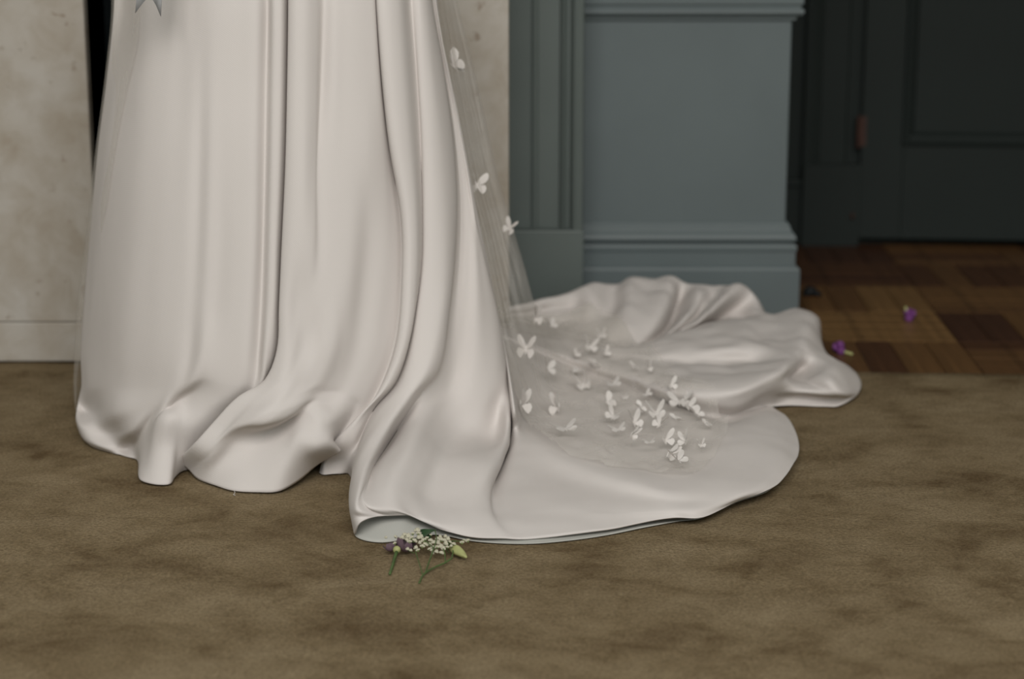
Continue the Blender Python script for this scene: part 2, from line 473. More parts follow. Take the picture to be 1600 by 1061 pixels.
def gk(phi, R=1.0, zs=(.83, .6, .4, .2)):
    a = math.radians(phi); out = []
    for z in zs:
        r = RZ(z)*R; out.append((CX(z)+r*math.cos(a), CY+.9*r*math.sin(a), z, 'w'))
    return out
def Yc(px, py, dy=0.0): return (px, py, CY+dy, 'Y')

front = []
def fr(up, lo): front.append(rail(up, lo))
# --- A : left panel -------------------------------------------------------
fr([Yc(173,-60), Yc(177,0), Yc(166,120), Yc(152,230), Yc(145,300), Yc(137,390), Yc(129,480), Yc(124,560), Yc(126,605)],
   [(120,632,.050,'z'), (118,655,.030,'z'), (124,676,.008,'z'), (130,684,.002,'z')])
fr([(188,-60), (192,0), (183,130), (170,260), (157,390), (149,480), (144,560), (143,604,-.004)],
   [(134,640,.012), (130,668,.035,'z'), (136,688,.014,'z'), (146,698,.002,'z')])
fr([(225,-60), (228,0), (222,130), (214,260), (205,390), (196,480), (190,560,-.002), (186,604,-.006)],
   [(176,645,.004), (170,678,.030,'z'), (174,700,.012,'z'), (180,708,.002,'z')])
fr([(262,-60), (264,0,-.004), (258,130,-.004), (252,260,.002), (244,390,.004), (238,480,.004), (232,560,0), (228,604,-.004)],
   [(220,640,0), (206,672,-.004), (200,700,.008,'z'), (202,714,.002,'z')])
fr([(285,-60,-.006), (286,0,-.008), (283,130,-.008), (279,260,0), (272,390,.004), (266,480,.004), (261,560,.002), (256,604,0)],
   [(246,635,0), (232,660,-.016), (218,695,-.034), (215,718,.002,'z')])
fr([(302,-60,-.004), (303,0,-.006), (301,130,-.004), (297,260,.000), (292,390,.002), (287,480,.002), (281,560,.002), (272,604,.004)],
   [(256,638,.006), (239,664,.004), (230,705,.008), (219,750,.003,'z')])
fr([(314,-60), (316,0,0), (315,130,-.004), (312,260,-.008), (308,390,-.006), (303,480,-.004), (297,560,-.002), (288,598,.004)],
   [(266,634,-.004), (248,655,.020), (241,700,.024), (234,756,.003,'z')])
fr([(330,-60), (332,0,.004), (331,130,.004), (329,260,.006), (326,390,.008), (321,480,.008), (316,550,.010), (304,592,.010)],
   [(272,632,-.016), (262,654,.022), (256,700,.022), (250,758,.003,'z')])
fr([(346,-60), (348,0,.004), (347,130,.003), (346,260,0), (343,390,-.004), (337,480,-.002), (333,545,.004), (325,588,.004)],
   [(288,630,-.018), (276,656,.012), (270,700,.010), (264,757,.003,'z')])
fr([(372,-60), (374,0,.002), (373,130,.002), (371,260,.002), (368,390,.004), (364,480,.004), (358,560,.002), (348,598,0)],
   [(306,640,-.008), (288,668,.002), (279,705,-.006), (272,746,.003,'z')])
fr([(400,-60), (402,0,.000), (400,130,.000), (398,260,.001), (396,390,.002), (391,480,.002), (385,560,0), (378,600,-.004)],
   [(330,643,-.010), (306,672,-.010), (292,702,-.022), (285,735,.003,'z')])
fr([(416,-60), (418,0,-.018), (416,130,-.018), (414,260,-.018), (411,390,-.018), (408,480,-.018), (403,560,-.018), (398,600,-.018)],
   [(350,648,-.030), (326,676,-.034), (310,704,-.05), (300,733,.002,'z')])
fr([(426,-60,.004), (428,0,.005), (427,130,.005), (425,260,.005), (422,390,.004), (419,480,.004), (414,555,.002), (410,594,-.006)],
   [(372,652,-.075), (350,680,-.08), (330,708,-.085), (318,735,.002,'z')])
fr([(438,-60,.002), (440,0,.002), (439,130,.002), (436,260,.001), (431,390,.001), (428,480,0), (424,555,-.006), (416,592,-.022)],
   [(385,652,-.085), (365,680,-.09), (345,708,-.10), (332,733,.002,'z')])
# tuck behind panel B
fr([(449,-60,-.03), (450,0,-.03), (449,130,-.03), (446,260,-.03), (440,390,-.03), (437,480,-.03), (436,545,-.034), (424,590,-.05)],
   [(412,636,-.075), (396,662,-.085), (374,692,-.10), (350,728,.004,'z')])
fr([(451,-60,-.012), (452,0,-.012), (451,130,-.012), (448,260,-.012), (442,390,-.012), (439,480,-.012), (438,545,-.016), (428,590,-.03)],
   [(404,628,-.03), (376,658,-.02), (340,694,-.01), (302,724,.010,'z')])
# --- B : middle panel, ends in the ruffle ---------------------------------
fr([(452,-60,.004), (452,0,.004), (450,130,.004), (447,260,.004), (441,390,.004), (437,480,.004), (434,545,.004), (414,594,.004)],
   [(372,621,.016), (335,659,.026), (304,693,.034), (279,715,.022,'z')])
fr([(462,-60,.012), (462,0,.012), (461,130,.012), (458,260,.012), (452,390,.012), (448,480,.010), (444,550,.014), (428,592,.020)],
   [(388,630,.030), (352,668,.030), (322,706,.036), (296,733,.008,'z')])
fr([(478,-60,.012), (478,0,.012), (477,130,.012), (475,260,.014), (470,390,.014), (464,480,.008), (456,548,.014), (440,594,.028)],
   [(412,622,.036), (388,644,.044), (366,664,.042), (350,684,.034), (332,712,.032), (310,748,.003,'z')])
fr([(492,-60,.002), (494,0,.002), (493,130,0), (491,260,.004), (488,390,.010), (482,470,.006), (473,540,.002), (455,594,.026)],
   [(436,622,.044), (412,646,.060), (392,662,.056), (378,676,.014), (358,706,.012), (336,758,.003,'z')])
fr([(505,-60,-.012), (506,0,-.012), (502,130,-.014), (496,260,-.008), (498,390,.004), (496,470,.008), (490,535,.000), (470,594,.018)],
   [(454,620,.036), (434,644,.056), (414,662,.058), (404,674,.000), (388,708,.010), (366,767,.003,'z')])
fr([(522,-60,-.002), (522,0,-.002), (520,130,-.002), (516,260,-.002), (514,390,.004), (510,470,.008), (504,535,.006), (486,594,.010)],
   [(470,616,.026), (454,638,.044), (438,656,.048), (430,668,-.006), (416,706,.018), (400,769,.003,'z')])
fr([(540,-60,.002), (540,0,.002), (538,130,0), (536,260,.000), (533,390,.002), (527,470,.006), (519,545,.006), (500,596,.004)],
   [(484,612,.014), (472,630,.028), (458,646,.034), (452,658,-.004), (444,700,.030), (433,768,.004,'z')])
fr([(556,-60,.004), (557,0,.004), (557,130,.002), (555,260,.000), (551,390,-.004), (544,470,-.006), (536,545,-.008), (516,600,-.010)],
   [(502,614,-.006), (492,624,.004), (480,634,.010), (476,648,.012), (466,690,.040), (466,750,.012,'z')])
fr([(572,-60,.002), (574,0,.002), (577,130,.000), (577,260,-.006), (573,390,-.018), (565,470,-.022), (555,545,-.022), (534,604,-.020)],
   [(524,616,-.018), (512,632,-.004), (504,646,.016), (498,662,.030), (494,696,.042), (500,724,.025,'z')])
fr([(582,-60,-.004), (584,0,-.004), (590,118,-.006), (597,226,-.012), (600,390,-.022), (592,470,-.026), (578,550,-.026), (550,612,-.024)],
   [(540,626,-.020), (528,642,-.004), (518,656,.014), (512,668,.022), (514,688,.032), (531,707,.052,'z')])
fr([(584,-60,-.02), (586,0,-.02), (594,118,-.022), (604,226,-.026), (616,390,-.03), (610,480,-.034), (596,555,-.034), (566,622,-.034)],
   [(556,634,-.036), (544,650,-.03), (532,664,-.02), (524,676,-.012), (520,690,-.006), (527,704,.047,'z')])
fr([(586,-60,-.03), (588,0,-.03), (596,118,-.032), (608,226,-.036), (626,340,-.036), (628,430,-.036), (617,540,-.04), (580,630,-.045)],
   [(535,682,-.035), (516,705,-.045), (504,722,.018,'z'), (499,738,.002,'z')])
# --- C1 ridge -------------------------------------------------------------
fr([(588,-60,.002), (590,0,.002), (599,118,.002), (611,226,.002), (629,340,.002), (630,430,.002), (620,540,0), (592,612,-.008)],
   [(552,660,-.02), (524,690,-.03), (508,722,.022,'z'), (506,742,.002,'z')])
fr([(600,-60,.014), (602,0,.014), (611,118,.014), (622,226,.014), (638,340,.014), (640,430,.014), (632,530,.012), (606,598,.004)],
   [(566,648,-.012), (536,690,-.022), (520,722,.020,'z'), (518,741,.002,'z')])
fr([(622,-60,.016), (624,0,.016), (632,118,.016), (641,226,.015), (650,340,.014), (650,430,.012), (641,520,.008), (615,594,.000)],
   [(577,640,-.018), (552,688,-.02), (538,722,.022,'z'), (532,740,.002,'z')])
fr([(640,-60,-.012), (642,0,-.012), (651,118,-.012), (657,226,-.012), (660,340,-.012), (659,410,-.012), (650,480,-.014), (622,592,-.024)],
   [(584,640,-.03), (562,688,-.03), (549,722,.028,'z'), (545,739,.002,'z')])
# --- C2 ridge and the front lobe of the train -----------------------------
fr([(647,-60,.002), (649,0,.002), (656,118,.002), (662,226,.002), (664,340,.002), (663,410,.002), (655,480,.002), (632,590,.004)],
   [(594,644,.016), (562,700,.075,'z'), (549,750,.050,'z'), (546,792,.030,'z'), (554,837,.002,'z')])
fr([(653,-60,.010), (655,0,.010), (664,118,.010), (672,226,.012), (678,340,.014), (678,410,.014), (671,490,.014), (650,582,.020)],
   [(608,640,.034), (572,700,.090,'z'), (553,760,.062,'z'), (550,800,.042,'z'), (563,817,.034,'z')])
fr([(663,-60,.014), (665,0,.014), (676,118,.016), (688,226,.018), (696,340,.020), (696,410,.020), (689,490,.022), (668,578,.028)],
   [(626,632,.040), (586,698,.092,'z'), (562,762,.070,'z'), (560,798,.052,'z'), (584,808,.038,'z')])
fr([(671,-60,.004), (673,0,.004), (688,90,.004), (704,200,.006), (712,306,.008), (709,400,.008), (701,480,.010), (684,575,.012)],
   [(650,616,.016), (606,684,.080,'z'), (576,745,.066,'z'), (570,790,.054,'z'), (598,806,.037,'z')])
fr([(671,-60,-.03), (673,0,-.03), (688,90,-.03), (705,200,-.028), (713,306,-.028), (711,400,-.028), (703,480,-.028), (687,580,-.026)],
   [(656,620,-.012), (612,684,.070,'z'), (578,748,.060,'z'), (576,792,.054,'z'), (612,805,.036,'z')])
# lobe
fr([(672,-60,-.06), (674,0,-.06), (690,90,-.06), (708,200,-.05), (719,306,-.04), (718,400,-.038), (710,480,-.036), (694,590,-.034)],
   [(660,632,.000), (622,692,.084,'z'), (590,754,.066,'z'), (596,792,.052,'z'), (634,804,.035,'z')])
fr([(674,-60,-.06), (676,0,-.06), (692,90,-.06), (711,200,-.046), (724,306,-.030), (726,400,-.026), (720,480,-.028), (704,600,-.036)],
   [(672,641,.006), (640,706,.090,'z'), (612,764,.066,'z'), (622,796,.046,'z'), (656,807,.028,'z')])
fr([(675,-60,-.06), (677,0,-.06), (693,90,-.055), (713,200,-.042), (728,306,-.022), (733,400,-.018), (730,480,-.020), (716,600,-.030)],
   [(690,650,-.006), (664,712,.076,'z'), (640,770,.054,'z'), (648,803,.034,'z'), (680,822,.018,'z')])
# --- D panel --------------------------------------------------------------
fr([(677,-60,-.06), (679,0,-.055), (695,90,-.05), (716,200,-.036), (733,306,-.014), (742,400,-.008), (744,480,-.006), (738,600,-.010)],
   [(716,664,-.006), (692,720,.058,'z'), (672,775,.036,'z'), (684,815,.024,'z'), (716,834,.012,'z')])
fr([(678,-60,-.06), (680,0,-.05), (697,100,-.046), (719,210,-.030), (736,306,-.008), (749,400,-.002), (758,480,.002), (762,600,.006)],
   [(746,668,.008), (724,722,.060,'z'), (706,780,.034,'z'), (720,818,.022,'z'), (744,839,.010,'z')])
fr([(679,-60,-.06), (681,0,-.05), (699,110,-.044), (722,222,-.030), (738,316,-.012), (755,400,.000), (770,480,.008), (782,590,.016)],
   [(775,668,.016), (758,724,.062,'z'), (742,780,.036,'z'), (752,818,.020,'z'), (770,841,.009,'z')])
fr([(680,-60,-.07), (682,0,-.06), (700,120,-.054), (724,235,-.045), (739,330,-.03), (757,405,-.018), (776,485,-.004), (793,595,.010)],
   [(794,664,.074,'z'), (784,716,.052,'z'), (764,768,.034,'z'), (770,815,.020,'z'), (790,842,.008,'z')])
fr([(679,-60,-.10), (681,0,-.10), (699,120,-.10), (723,235,-.09), (738,330,-.08), (756,405,-.075), (775,485,-.07), (794,600,-.05)],
   [(797,666,.030,'z'), (788,718,.014,'z'), (769,770,.016,'z'), (780,812,.016,'z'), (806,843,.007,'z')])
# --- E : near train -------------------------------------------------------
def er(phi, lo, R=.95): front.append(rail(gk(phi, R), lo))
er(2, [(803,640,.10,'z'), (806,668,.056,'z'), (806,700,.040,'z'), (794,762,.024,'z'), (806,808,.018,'z'), (826,843,.006,'z')])
er(8, [(808,628,.07,'z'), (816,658,.042,'z'), (828,694,.040,'z'), (836,742,.026,'z'), (846,794,.020,'z'), (862,840,.007,'z')])
er(13, [(815,618,.05,'z'), (832,655,.030,'z'), (862,710,.040,'z'), (880,750,.026,'z'), (894,797,.020,'z'), (906,834,.009,'z')])
er(18, [(822,610,.039,'z'), (852,652,.024,'z'), (904,727,.040,'z'), (926,762,.027,'z'), (942,798,.021,'z'), (952,827,.010,'z')])
er(22, [(828,602,.04,'z'), (876,650,.022,'z'), (950,744,.040,'z'), (972,772,.028,'z'), (990,798,.022,'z'), (1004,815,.012,'z')])
er(26, [(834,596,.04,'z'), (905,655,.020,'z'), (1000,758,.040,'z'), (1022,780,.029,'z'), (1040,798,.022,'z'), (1052,809,.014,'z')])
er(29, [(838,592,.04,'z'), (930,658,.020,'z'), (1044,766,.039,'z'), (1064,784,.030,'z'), (1080,799,.024,'z'), (1091,810,.014,'z')])
er(32, [(842,588,.04,'z'), (950,656,.020,'z'), (1084,762,.039,'z'), (1106,776,.033,'z'), (1128,784,.026,'z'), (1146,784,.018,'z')])
er(35, [(846,584,.04,'z'), (968,652,.020,'z'), (1112,744,.038,'z'), (1144,758,.034,'z'), (1174,764,.030,'z'), (1198,765,.022,'z')])
er(38, [(850,580,.04,'z'), (982,646,.020,'z'), (1130,722,.039,'z'), (1166,734,.035,'z'), (1204,740,.030,'z'), (1230,741,.020,'z')])
er(41, [(853,576,.04,'z'), (994,640,.022,'z'), (1138,700,.040,'z'), (1176,706,.037,'z'), (1218,708,.030,'z'), (1248,706,.014,'z')])
er(44, [(856,572,.04,'z'), (1000,632,.024,'z'), (1140,680,.042,'z'), (1176,680,.040,'z'), (1214,680,.030,'z'), (1244,678,.012,'z')])
er(46, [(858,568,.04,'z'), (1004,624,.022,'z'), (1138,664,.034,'z'), (1170,660,.036,'z'), (1202,652,.026,'z'), (1227,649,.010,'z')])
er(48, [(860,564,.04,'z'), (1006,616,.020,'z'), (1130,656,.006,'z'), (1160,648,.008,'z'), (1186,638,.010,'z'), (1206,631,.004,'z')])
# --- F : far train --------------------------------------------------------
er(50, [(862,560,.04,'z'), (968,598,.024,'z'), (1085,640,.020,'z'), (1140,646,.010,'z'), (1185,634,.012,'z'), (1240,628,.008,'z'), (1300,636,.002,'z')])
er(52, [(864,556,.045,'z'), (970,590,.040,'z'), (1075,622,.050,'z'), (1145,634,.036,'z'), (1196,618,.036,'z'), (1246,620,.016,'z'), (1312,634,.003,'z')])
er(54, [(866,552,.05,'z'), (972,582,.048,'z'), (1080,604,.064,'z'), (1150,612,.066,'z'), (1202,600,.066,'z'), (1252,604,.040,'z'), (1308,616,.034,'z'), (1338,618,.006,'z')])
er(56, [(868,548,.05,'z'), (974,574,.050,'z'), (1085,590,.064,'z'), (1160,592,.074,'z'), (1216,585,.080,'z'), (1240,592,.030,'z'), (1296,596,.056,'z'), (1346,602,.006,'z')])
er(58, [(868,544,.05,'z'), (975,566,.050,'z'), (1088,576,.058,'z'), (1170,576,.066,'z'), (1226,572,.084,'z'), (1252,577,.036,'z'), (1298,578,.060,'z'), (1340,586,.010,'z')])
er(60, [(868,540,.05,'z'), (976,560,.052,'z'), (1088,564,.056,'z'), (1176,561,.062,'z'), (1232,558,.082,'z'), (1260,560,.062,'z'), (1294,563,.056,'z'), (1322,570,.012,'z')])
er(62, [(868,537,.05,'z'), (976,555,.056,'z'), (1084,552,.068,'z'), (1164,545,.080,'z'), (1222,540,.074,'z'), (1256,542,.078,'z'), (1284,548,.050,'z'), (1296,558,.008,'z')])
er(64, [(867,534,.05,'z'), (976,551,.058,'z'), (1078,540,.074,'z'), (1150,529,.086,'z'), (1212,520,.070,'z'), (1252,516,.082,'z'), (1276,516,.066,'z'), (1282,538,.004,'z')])
er(66, [(866,531,.05,'z'), (976,548,.060,'z'), (1072,530,.078,'z'), (1140,514,.088,'z'), (1206,504,.078,'z'), (1250,490,.080,'z'), (1273,490,.070,'z'), (1280,520,.004,'z')])
er(68, [(865,528,.05,'z'), (976,546,.060,'z'), (1066,522,.074,'z'), (1128,504,.078,'z'), (1186,495,.078,'z'), (1222,490,.078,'z'), (1250,487,.066,'z'), (1256,512,.003,'z')])
er(70, [(864,526,.05,'z'), (976,545,.058,'z'), (1060,518,.062,'z'), (1112,504,.048,'z'), (1150,495,.050,'z'), (1182,488,.072,'z'), (1198,495,.066,'z'), (1212,512,.003,'z')])
er(72, [(862,524,.05,'z'), (980,547,.052,'z'), (1062,521,.056,'z'), (1106,506,.044,'z'), (1142,488,.056,'z'), (1172,466,.086,'z'), (1178,463,.090,'z'), (1196,505,.003,'z')])
er(74, [(860,522,.05,'z'), (984,549,.046,'z'), (1058,520,.068,'z'), (1096,498,.086,'z'), (1126,470,.106,'z'), (1152,447,.118,'z'), (1163,446,.108,'z'), (1182,500,.003,'z')])
er(76, [(858,520,.05,'z'), (988,550,.040,'z'), (1050,522,.054,'z'), (1084,496,.070,'z'), (1108,470,.088,'z'), (1128,450,.102,'z'), (1142,450,.098,'z'), (1160,498,.003,'z')])
er(78, [(856,518,.05,'z'), (988,549,.040,'z'), (1048,520,.058,'z'), (1074,492,.084,'z'), (1090,466,.102,'z'), (1098,446,.112,'z'), (1102,446,.104,'z'), (1120,496,.003,'z')])
er(80, [(854,516,.05,'z'), (984,546,.036,'z'), (1036,522,.032,'z'), (1054,492,.052,'z'), (1062,466,.078,'z'), (1068,444,.106,'z'), (1070,443,.102,'z'), (1085,494,.003,'z')])
er(82, [(852,514,.05,'z'), (976,540,.040,'z'), (1014,520,.058,'z'), (1034,488,.086,'z'), (1044,460,.108,'z'), (1047,437,.122,'z'), (1050,436,.112,'z'), (1060,494,.003,'z')])
er(84, [(850,512,.05,'z'), (962,530,.048,'z'), (990,510,.070,'z'), (1008,480,.092,'z'), (1014,458,.106,'z'), (1016,440,.116,'z'), (1018,440,.106,'z'), (1030,494,.003,'z')])
er(87, [(848,510,.05,'z'), (946,522,.052,'z'), (968,502,.074,'z'), (980,476,.096,'z'), (984,454,.112,'z'), (985,436,.122,'z'), (986,437,.110,'z'), (1000,494,.003,'z')])
er(90, [(846,508,.05,'z'), (926,516,.050,'z'), (946,500,.062,'z'), (956,476,.082,'z'), (960,458,.096,'z'), (963,444,.108,'z'), (964,445,.098,'z'), (970,494,.003,'z')])
er(94, [(844,506,.05,'z'), (904,510,.052,'z'), (918,494,.070,'z'), (924,474,.092,'z'), (925,458,.108,'z'), (922,444,.120,'z'), (924,447,.108,'z'), (930,515,.003,'z')])
er(99, [(842,505,.05,'z'), (880,506,.050,'z'), (890,494,.064,'z'), (896,478,.078,'z'), (896,466,.094,'z'), (896,457,.104,'z'), (896,460,.09,'z'), (896,520,.003,'z')])
er(105, [(836,505,.05,'z'), (858,502,.056,'z'), (866,492,.066,'z'), (868,482,.076,'z'), (866,472,.090,'z'), (866,465,.098,'z'), (866,470,.084,'z'), (862,525,.003,'z')])
er(112, [(812,520,.05,'z'), (824,506,.058,'z'), (834,496,.064,'z'), (838,486,.072,'z'), (836,478,.086,'z'), (834,472,.094,'z'), (832,478,.078,'z'), (826,530,.003,'z')])
# --- back of the skirt, standing clear of the fireplace --------------------
def back(phi, R): 
    a = math.radians(phi); lo = []
    for z, r in ((.10, 1.0), (.03, 1.03), (.002, 1.04)):
        rr = RZ(z)*r*R; lo.append((CX(z)+rr*math.cos(a), CY+.95*rr*math.sin(a), z, 'w'))
    front.append(rail(gk(phi, R), lo))
for phi, R in ((118, 1.02), (124, .95), (130, 1.03), (137, .95), (144, 1.03), (151, .95), (158, 1.02), (165, .96), (172, 1.0)): back(phi, R)

Rl = np.array(front)
Rl = np.concatenate([Rl, Rl[:1]])          # closed
G = across(Rl, 7)[:-1]
# light smoothing keeps folds but rounds the spline kinks
def relax_closed(G, it, lam):
    for _ in range(it):
        a = G.copy()
        a[:, 1:-1] += lam*((G[:, :-2]+G[:, 2:])/2-G[:, 1:-1])
        a2 = a+lam*((np.roll(a, 1, 0)+np.roll(a, -1, 0))/2-a)
        G = a2
    return G
G = relax_closed(G, 2, .35)
# small soft unevenness of the crepe lying on the floor
from mathutils import noise as mnoise
for i in range(G.shape[0]):
    for r in range(NU-20, G.shape[1]):
        w = min(1.0, (r-NU+20)/30.0); x, y, z = G[i, r]
        n1 = mnoise.noise(Vector((x*9, y*9, z*9))); n2 = mnoise.noise(Vector((x*24+5, y*24, z*20)))
        e = 1.0 if r > G.shape[1]-14 else .6
        if y > 3.45 and x > .02 and z > .03:
            n3 = abs(mnoise.noise(Vector((x*11+y*5, y*7-x*3, 2.2)))); n4 = mnoise.noise(Vector((x*26+y*9, y*16-x*8, 7.2)))
            G[i, r, 2] += w*min(1, (z-.03)*40)*(.013*(n3-.2)+.004*n4)
        G[i, r, 2] += w*min(1, z*60)*(.0030*n1+.0014*n2*e)
        G[i, r, 1] += w*.0022*n1
zz = G[:, :, 2]
G[:, :, 2] = np.maximum(zz, .0015)
nc, nr = G.shape[:2]
dress_v = G.reshape(-1, 3); dress_f = grid_faces(nc, nr, True)
dress = empty('wedding_dress', (-.37, CY, 0)); tag(dress, 'ivory crepe wedding gown with long train spread over the carpet', 'dress')
sk_o = child_local(obj('skirt', dress_v, dress_f, M['crepe']), dress)
so = sk_o.modifiers.new('cloth_thickness', 'SOLIDIFY'); so.thickness = .0022; so.offset = 0

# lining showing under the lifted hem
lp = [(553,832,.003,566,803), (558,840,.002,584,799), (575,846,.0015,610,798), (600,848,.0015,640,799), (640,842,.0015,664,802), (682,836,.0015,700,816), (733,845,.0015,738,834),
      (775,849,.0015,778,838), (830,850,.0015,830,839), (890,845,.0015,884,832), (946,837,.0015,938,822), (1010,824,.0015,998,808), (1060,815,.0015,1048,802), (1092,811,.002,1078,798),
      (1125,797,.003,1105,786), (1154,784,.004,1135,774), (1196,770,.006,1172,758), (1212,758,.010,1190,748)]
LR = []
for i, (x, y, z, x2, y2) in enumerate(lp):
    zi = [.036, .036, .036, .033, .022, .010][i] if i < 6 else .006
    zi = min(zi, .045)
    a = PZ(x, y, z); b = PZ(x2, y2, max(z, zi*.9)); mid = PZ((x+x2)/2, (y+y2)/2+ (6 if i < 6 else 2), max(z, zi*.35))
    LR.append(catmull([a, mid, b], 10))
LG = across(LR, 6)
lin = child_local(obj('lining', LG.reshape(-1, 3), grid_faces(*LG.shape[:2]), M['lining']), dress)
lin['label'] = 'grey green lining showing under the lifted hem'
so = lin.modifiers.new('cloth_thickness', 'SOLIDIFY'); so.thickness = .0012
# loose thread at the ruffle
tp = [PZ(366, 767, .004), PZ(367, 770, .003), PZ(365, 773, .002), PZ(368, 774, .001)]

def tube(pts, r, seg=6, r2=None):
    Q = catmull(pts, max(6, len(pts)*4)); V, F_ = [], []
    for i, p in enumerate(Q):
        t = Q[min(i+1, len(Q)-1)]-Q[max(i-1, 0)]; t = t/np.linalg.norm(t)
        u = np.cross(t, [0.3, .2, 1]); u /= np.linalg.norm(u); w = np.cross(t, u)
        rr = r if r2 is None else r+(r2-r)*i/(len(Q)-1)
        for k in range(seg):
            a = 2*math.pi*k/seg; V.append(p+rr*(math.cos(a)*u+math.sin(a)*w))
    n = len(Q)
    for i in range(n-1):
        for k in range(seg): F_.append((i*seg+k, i*seg+(k+1) % seg, (i+1)*seg+(k+1) % seg, (i+1)*seg+k))
    F_.append(tuple(range(seg))[::-1]); F_.append(tuple((n-1)*seg+k for k in range(seg)))
    return V, F_
V_, F2 = tube(tp, .0005); child_local(obj('thread', V_, F2, M['crepe']), dress)

dress_bvh = BVHTree.FromPolygons([tuple(v) for v in dress_v], dress_f)
def drop(x, y, default=0.0):
    h = dress_bvh.ray_cast(Vector((x, y, .22)), Vector((0, 0, -1)))
    return h[0].z if h[0] is not None else default

# ================================================================== VEIL
veil_r = []
def vr(up, lo): veil_r.append(rail(up, lo))
vr([(222,-60,.010), (216,60,.010), (197,141,.010), (179,236,.010), (166,320,.012), (152,400,.012), (137,480,.014), (126,550,.014)],
   [(122,580,.014), (120,600,.012), (120,615,.01)])
def Yv(px, py, dy=.04): return (px, py, CY+dy, 'Y')
vr([Yv(170,-60), Yv(174,0), Yv(163,120), Yv(149,230), Yv(140,310), Yv(130,400), Yv(120,480), Yv(116,560)], [Yv(115,600), Yv(117,630), Yv(119,650)])
def vb(phi, R):
    a = math.radians(phi); lo = []
    for z, r in ((.15, 1.1), (.08, 1.12), (.04, 1.14)):
        rr = RZ(z)*r*R; lo.append((CX(z)+rr*math.cos(a), CY+.95*rr*math.sin(a), z, 'w'))
    veil_r.append(rail(gk(phi, R*1.09, (.83, .6, .4, .25)), lo))
for phi, R in ((165, 1.0), (150, 1.04), (135, 1.0), (120, 1.05), (105, 1.0)): vb(phi, R)
def Yq(px, py, Y): return (px, py, Y, 'Y')
# right-hand fall of the veil and its spread over the train
hem = [  # end points of the veil on the train, from the far side round to the near edge
 [(900,500), (940,505), (985,520)],
 [(905,520), (965,530), (1030,560)],
 [(900,540), (985,560), (1075,590)],
 [(895,560), (1000,595), (1115,625)],
 [(890,580), (1005,625), (1138,660)],
 [(885,600), (1000,655), (1120,700)],
 [(875,620), (985,680), (1092,728)],
 [(862,640), (950,690), (1062,738)],
 [(845,655), (915,700), (1010,728)],
 [(828,668), (880,700), (950,722)]]
right_up = [
 [Yq(706,-60,3.50), Yq(712,0,3.5), Yq(736,100,3.52), Yq(758,200,3.54), Yq(776,280,3.56), Yq(797,352,3.58), Yq(816,420,3.6), Yq(832,474,3.62)],
 [Yq(702,-60,3.46), Yq(708,0,3.46), Yq(732,100,3.47), Yq(753,200,3.49), Yq(772,280,3.51), Yq(792,352,3.52), Yq(811,420,3.53), Yq(829,482,3.54)],
 [Yq(700,-60,3.49), Yq(705,0,3.49), Yq(726,100,3.5), Yq(748,200,3.5), Yq(766,280,3.51), Yq(786,352,3.52), Yq(805,420,3.53), Yq(826,492,3.5)],
 [Yq(697,-60,3.43), Yq(702,0,3.43), Yq(722,100,3.44), Yq(742,200,3.44), Yq(760,280,3.45), Yq(780,352,3.45), Yq(801,430,3.45), Yq(823,505,3.44)],
 [Yq(694,-60,3.46), Yq(699,0,3.46), Yq(718,100,3.46), Yq(737,200,3.46), Yq(754,280,3.46), Yq(773,352,3.46), Yq(795,440,3.45), Yq(819,520,3.42)],
 [Yq(690,-60,3.40), Yq(695,0,3.40), Yq(713,100,3.40), Yq(731,200,3.40), Yq(748,280,3.40), Yq(767,352,3.39), Yq(790,450,3.38), Yq(815,535,3.37)],
 [Yq(687,-60,3.43), Yq(692,0,3.43), Yq(708,100,3.43), Yq(726,200,3.42), Yq(742,280,3.42), Yq(761,352,3.41), Yq(785,460,3.39), Yq(811,550,3.35)],
 [Yq(684,-60,3.37), Yq(689,0,3.37), Yq(704,100,3.37), Yq(720,200,3.36), Yq(736,280,3.36), Yq(756,352,3.35), Yq(781,465,3.33), Yq(808,570,3.31)],
 [Yq(681,-60,3.40), Yq(686,0,3.40), Yq(700,100,3.40), Yq(715,200,3.38), Yq(731,280,3.37), Yq(750,352,3.36), Yq(777,470,3.33), Yq(806,590,3.29)],
 [Yq(678,-60,3.36), Yq(683,0,3.36), Yq(696,100,3.36), Yq(710,200,3.35), Yq(726,280,3.34), Yq(745,352,3.33), Yq(774,475,3.30), Yq(805,610,3.26)]]
for up, lo in zip(right_up, hem):
    q = []
    for (x, y) in lo:
        p = PZ(x, y, .045); z = drop(p[0], p[1]); p = PZ(x, y, z+.01); z = drop(p[0], p[1]); p = PZ(x, y, z+.012); q.append((p[0], p[1], p[2], 'w'))
    # first floor point eases down from the fall
    veil_r.append(rail(up, q))
VG = across(np.array(veil_r), 9)
VG = relax(VG, 2, .5)
